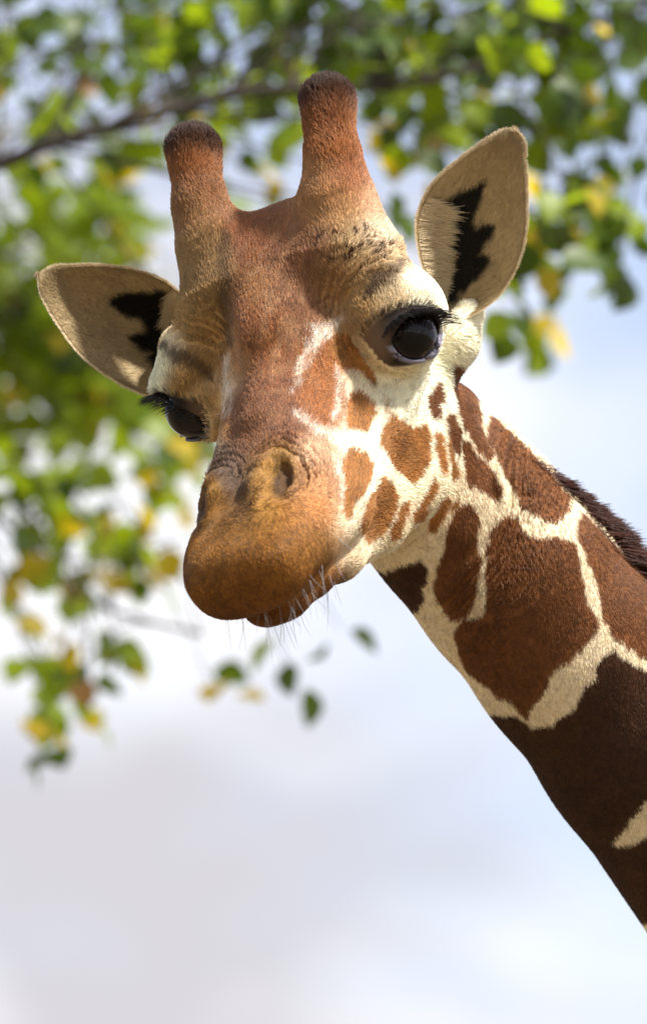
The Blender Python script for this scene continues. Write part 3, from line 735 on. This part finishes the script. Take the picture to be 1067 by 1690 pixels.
LM = [leaf_mat('leaf_dark', (.06, .105, .012), .4), leaf_mat('leaf_green', (.21, .30, .016), .55), leaf_mat('leaf_yellow', (.42, .33, .025), .55), leaf_mat('leaf_brown', (.20, .10, .03), .4)]
M_bark = material('bark', (.05, .042, .035), .9, bump=(40, .8, .01))
LX = [(0, 0), (.08, .16), (.25, .40), (.48, .46), (.72, .34), (.90, .13), (1, 0)]
def leaf_verts():
    v = []; f = []
    for x, w_ in LX:
        dz = -.22*x*x
        v += [(-w_, x, dz+.22*w_), (0, x, dz), (w_, x, dz+.22*w_)]
    for i in range(len(LX)-1):
        a = 3*i; f += [(a, a+1, a+4, a+3), (a+1, a+2, a+5, a+4)]
    return np.array(v), np.array(f)
LV, LF = leaf_verts()
TREE0 = at(-1500, 845, 5.2); TREE0 = np.array([TREE0[0], TREE0[1], 0.])
tree = bpy.data.objects.new('broadleaf_tree', None); col.objects.link(tree); tree.location = TREE0
tree['label'] = 'broad leaved tree with drooping green and yellowing branches behind the giraffe'; tree['category'] = 'tree'
def tube_mesh(paths, sides=7):
    Vs, Fs = [], []
    for pts, rads in paths:
        pts = np.asarray(pts, float); k0 = sum(len(x) for x in Vs); d = nrm(np.gradient(pts, axis=0))
        a = nrm(np.cross(d, np.array([.31, .5, .81]))); b = np.cross(d, a)
        th = np.linspace(0, 2*np.pi, sides, endpoint=False)
        ring = pts[:, None]+np.asarray(rads)[:, None, None]*(np.cos(th)[None, :, None]*a[:, None]+np.sin(th)[None, :, None]*b[:, None])
        Vs.append(ring.reshape(-1, 3))
        for i in range(len(pts)-1):
            for j in range(sides): Fs.append((k0+i*sides+j, k0+i*sides+(j+1) % sides, k0+(i+1)*sides+(j+1) % sides, k0+(i+1)*sides+j))
    return np.concatenate(Vs), np.array(Fs)
top = at(-1150, -300, 5.0)
trunk_path = np.array([TREE0+[0, 0, -.1], TREE0+[.03, 0, 1.2], TREE0+[.1, -.05, 2.4], TREE0+[.25, -.1, 3.6], top, top+[.5, .1, 1.6]])
Vt, Ft = tube_mesh([(resample(trunk_path, 24), np.interp(np.linspace(0, 1, 24), [0, .06, .5, 1], [.30, .22, .17, .06]))], 14)
mesh_obj('trunk', Vt, Ft, M_bark, tree, origin=TREE0)
fork1, fork2 = TREE0+np.array([.25, -.1, 3.5]), TREE0+np.array([.12, -.05, 2.7])
LIMBS = [
 ([fork1, at(-420, 330, 3.8), at(0, 268, 3.2), at(110, 232, 3.1), at(210, 203, 3.1), at(330, 172, 3.1), at(480, 140, 3.1), at(700, 135, 3.1), at(800, 105, 3.1), at(900, 60, 3.1), at(1250, -40, 3.1)], (.050, .004)),
 ([fork1+[0, 0, .2], at(-500, 100, 4.6), at(-50, -60, 4.4), at(300, -90, 4.2), at(700, -110, 4.0), at(1000, -60, 3.9), at(1250, 60, 3.8)], (.05, .008)),
 ([fork2, at(-500, 640, 5.4), at(-80, 500, 5.5), at(80, 560, 5.6), at(220, 660, 5.6), at(330, 760, 5.4)], (.04, .006)),
 ([fork2+[0, 0, .1], at(-500, 860, 4.8), at(-100, 800, 4.5), at(60, 900, 4.4), at(170, 1000, 4.3), at(330, 1050, 4.3)], (.035, .004)),
]
for i in range(9):
    a_ = -1.9+i*.42; e_ = top+np.array([1.9*math.cos(a_)+.9, 1.1*math.sin(a_)+.5, .25+.55*((i*5) % 4)/2])
    LIMBS.append(([top+np.array([.05*i-.1, 0, .12*i-.3]), (top+e_)/2+[0, 0, .35], e_, e_+(e_-top)*.35+[0, 0, -.15]], (.03, .004)))
limb_pts = []
for pth, (r0, r1) in LIMBS:
    rp = resample(np.array(pth), 40); rp += .012*np.stack([vnoise(rp, .16, s_) for s_ in (71, 72, 73)], 1)
    Vt, Ft = tube_mesh([(rp, np.linspace(r0**.5, r1**.5, 40)**2)], 8); mesh_obj('branch', Vt, Ft, M_bark, tree, origin=TREE0); limb_pts.append(rp)
limb_all = np.concatenate(limb_pts)
# sprays of leaves: (x, y, spread x, spread y, sprays, depth, depth spread, (dark, green, yellow, brown))
SPRAYS = [
 (150, 60, 170, 60, 17, 3.6, .4, (9, 3, .3, 0)), (420, 70, 160, 60, 15, 3.5, .4, (9, 3, .2, .1)), (700, 50, 140, 50, 14, 3.4, .4, (9, 3, .2, 0)), (960, 60, 130, 70, 18, 3.3, .4, (9, 3, .3, 0)),
 (60, 200, 60, 50, 4, 3.7, .3, (7, 3, 0, 1)), (260, 190, 80, 36, 5, 3.6, .3, (4, 5, 1, 1)), (450, 200, 70, 60, 6, 3.8, .3, (2, 8, 1, 0)), (680, 190, 90, 60, 8, 3.5, .3, (5, 6, 1, .5)), (900, 180, 90, 60, 9, 3.3, .3, (8, 3, .3, 0)),
 (960, 320, 60, 80, 6, 3.2, .3, (8, 3, .3, 0)), (1000, 430, 44, 60, 7, 3.1, .3, (8, 2, .5, 0)), (890, 490, 40, 44, 5, 3.1, .2, (8, 2, .5, 0)), (650, 265, 30, 20, 2, 3.4, .2, (1, 5, 3, 3)), (850, 590, 30, 30, 2, 4.6, .3, (2, 6, 3, 0)),
 (80, 380, 110, 70, 22, 5.2, .4, (2, 10, 1, 0)), (230, 360, 60, 60, 9, 5.2, .4, (2, 9, 1, 0)), (410, 310, 40, 40, 3, 4.3, .3, (2, 8, 1, 0)),
 (60, 560, 80, 80, 21, 5.6, .4, (3, 12, .8, .2)), (180, 670, 120, 55, 26, 5.6, .4, (2, 12, 1, .2)), (60, 730, 80, 50, 10, 5.4, .4, (2, 12, .8, .1)), (300, 780, 50, 50, 6, 5.2, .3, (1, 9, 2, 0)),
 (250, 540, 40, 60, 6, 5.4, .3, (2, 12, .8, 0)), (300, 690, 40, 50, 7, 5.4, .3, (2, 12, .8, 0)), (120, 600, 110, 50, 10, 5.8, .3, (2, 12, .8, 0)),
 (90, 830, 90, 50, 7, 4.4, .4, (3, 8, 1, 0)), (230, 860, 60, 50, 4, 4.4, .3, (3, 8, 1, 0)), (130, 940, 90, 40, 5, 4.3, .3, (3, 7, 2, 0)), (280, 940, 40, 30, 2, 4.2, .3, (3, 7, 2, 0)),
 (50, 1095, 36, 14, 2, 4.0, .2, (2, 5, 6, 0)), (140, 1085, 16, 12, 1, 4.0, .2, (5, 4, 1, 0)), (215, 1095, 26, 18, 2, 4.0, .2, (1, 6, 5, 0)), (70, 1185, 36, 30, 3, 3.9, .2, (2, 6, 3, 0)), (160, 1195, 26, 20, 2, 3.9, .2, (5, 4, 2, 2)), (100, 1270, 16, 16, 1, 3.9, .1, (6, 4, 0, 0)),
 (365, 1150, 12, 10, 1, 3.9, .1, (3, 4, 4, 0)), (490, 1130, 8, 14, 1, 3.6, .1, (5, 4, 2, 0)), (575, 1030, 16, 12, 1, 3.5, .1, (7, 4, 0, 0)), (470, 1050, 26, 12, 1, 3.6, .1, (6, 4, 0, 0)),
]
leaves = []                         # (matrix 4x4 with scale, material, size)
twigs = []
def spray(tip, kinds, n, scale=1.0, connect=True):
    j = rng.choice(np.argsort(((limb_all-tip-np.array([0, 0, .12]))**2).sum(1))[:14]); root = limb_all[j]
    mid = (root+tip)/2+np.array([0, 0, .06+.10*random.random()])+rng.normal(0, .03, 3)
    path = resample(np.array([root, mid, tip]), 9); twigs.append((path, np.linspace(.0036, .0012, 9)))
    for k in range(n):
        t = 1-.55*(k/max(n, 1))*random.random()-.02
        i = min(int(t*8), 7); p = path[i]+(path[i+1]-path[i])*(t*8-i)+rng.normal(0, .022, 3)
        d = nrm(path[min(i+1, 8)]-path[i]+rng.normal(0, .6, 3)*.08+np.array([0, 0, -.05])+rng.normal(0, .07, 3))
        nz_ = nrm(rng.normal(0, .55, 3)+np.array([0, -.45, .75])); x_ = nrm(np.cross(d, nz_)); z_ = np.cross(x_, d)
        sz = scale*(.044+.030*random.random())
        w_ = np.array(kinds, float)
        leaves.append((p, np.stack([x_*sz, d*sz, z_*sz], 1), rng.choice(4, p=w_/w_.sum())))
for x, y, rx, ry, ns_, dep, ds, kinds in SPRAYS:
    for i in range(ns_):
        px, py = x+rng.uniform(-1, 1)*rx, y+rng.uniform(-1, 1)*ry
        spray(at(px, py, dep+rng.normal(0, ds*.5)), kinds, (rng.integers(4, 8) if ns_ > 1 else rng.integers(2, 4)))
n_in = len(leaves)
# the rest of the crown, above and to the left of the view
for i in range(620):
    x, y = rng.uniform(-1900, 1500), rng.uniform(-1100, -160)
    if rng.random() < .4: x, y = rng.uniform(-1900, -80), rng.uniform(-300, 900)
    spray(at(x, y, rng.uniform(4.2, 7.0)), (6, 6, 1, .2), 8, 1.3)
# the leaves that show largest are objects of their own, the others one mass
base_me = []
for k in range(4):
    me = bpy.data.meshes.new('leaf'); me.from_pydata([tuple(v) for v in LV], [], [tuple(f) for f in LF.tolist()])
    me.polygons.foreach_set('use_smooth', np.ones(len(LF), bool)); me.materials.append(LM[k]); base_me.append(me)
order = sorted(range(n_in), key=lambda i: np.linalg.norm(leaves[i][0]-CAM)/np.linalg.norm(leaves[i][1][:, 1]))
single = set(order[:290])
rest = {k: ([], []) for k in range(4)}
for i, (p, R3, k) in enumerate(leaves):
    if i in single:
        o = bpy.data.objects.new('leaf', base_me[k]); col.objects.link(o); o.parent = tree
        m4 = Matrix([[*R3[r], (p-TREE0)[r]] for r in range(3)]+[[0, 0, 0, 1]]); o.matrix_local = m4
    else: rest[k][0].append(LV @ R3.T+p); rest[k][1].append(k)
allV = []; allF = []; mi = []; nv = 0
for k in range(4):
    for v in rest[k][0]: allV.append(v); allF.append(LF+nv); mi += [k]*len(LF); nv += len(v)
fo = mesh_obj('foliage', np.concatenate(allV), np.concatenate(allF), None, tree, origin=TREE0)
for m in LM: fo.data.materials.append(m)
fo.data.polygons.foreach_set('material_index', np.array(mi, np.int32)); fo['kind'] = 'stuff'
Vt, Ft = tube_mesh(twigs, 4); tw = mesh_obj('twigs', Vt, Ft, M_bark, tree, origin=TREE0); tw['kind'] = 'stuff'
print('leaves in view', n_in, 'all', len(leaves))


# ------------------------------------------------------------------ unseen tree added at the viewer's back to darken the giraffe's eye reflection
def added_shade_tree(x, y, h_, r_, label):
    base = np.array([x, y, 0.]); o = bpy.data.objects.new('added_shade_tree', None); col.objects.link(o); o.location = base
    o['label'] = label; o['category'] = 'tree'
    Vt, Ft = tube_mesh([(base+np.array([(0, 0, -.1), (.05, .02, 1.5), (.0, .1, 3.2), (.1, .0, h_*.62)]), (.34, .24, .19, .08))]
                       + [(np.array([base+[0, .05, 3+.35*i], base+[1.0*math.cos(i*1.3), 1.0*math.sin(i*1.3), 4.2+.5*i], base+[r_*.8*math.cos(i*1.3), r_*.8*math.sin(i*1.3), 5.2+.6*i]]), (.11, .07, .02)) for i in range(7)], 10)
    mesh_obj('trunk', Vt, Ft, M_bark, o, origin=base)
    n = 5200; d = nrm(rng.normal(0, 1, (n, 3))); c = base+np.array([0, 0, h_*.62])
    rad = (.45+.55*rng.random(n)**.5)*(1+.18*vnoise(d*3, 1.0, 81)); P_ = c+d*rad[:, None]*np.array([r_, r_, h_*.36])
    vv = []; ff = []
    for i in range(n):
        a = nrm(rng.normal(0, 1, 3)+np.array([0, 0, -.3])); nz_ = nrm(rng.normal(0, .6, 3)+np.array([0, 0, 1.])); x_ = nrm(np.cross(a, nz_)); z_ = np.cross(x_, a)
        vv.append(LV @ (np.stack([x_, a, z_], 1)*(.22+.14*random.random())).T+P_[i]); ff.append(LF+i*len(LV))
    cr = mesh_obj('crown', np.concatenate(vv), np.concatenate(ff), LM[0], o, origin=base); cr['kind'] = 'stuff'
added_shade_tree(-2.4, -4.6, 14.0, 4.2, 'unseen round-crowned tree added behind the viewer to darken the eye reflection')
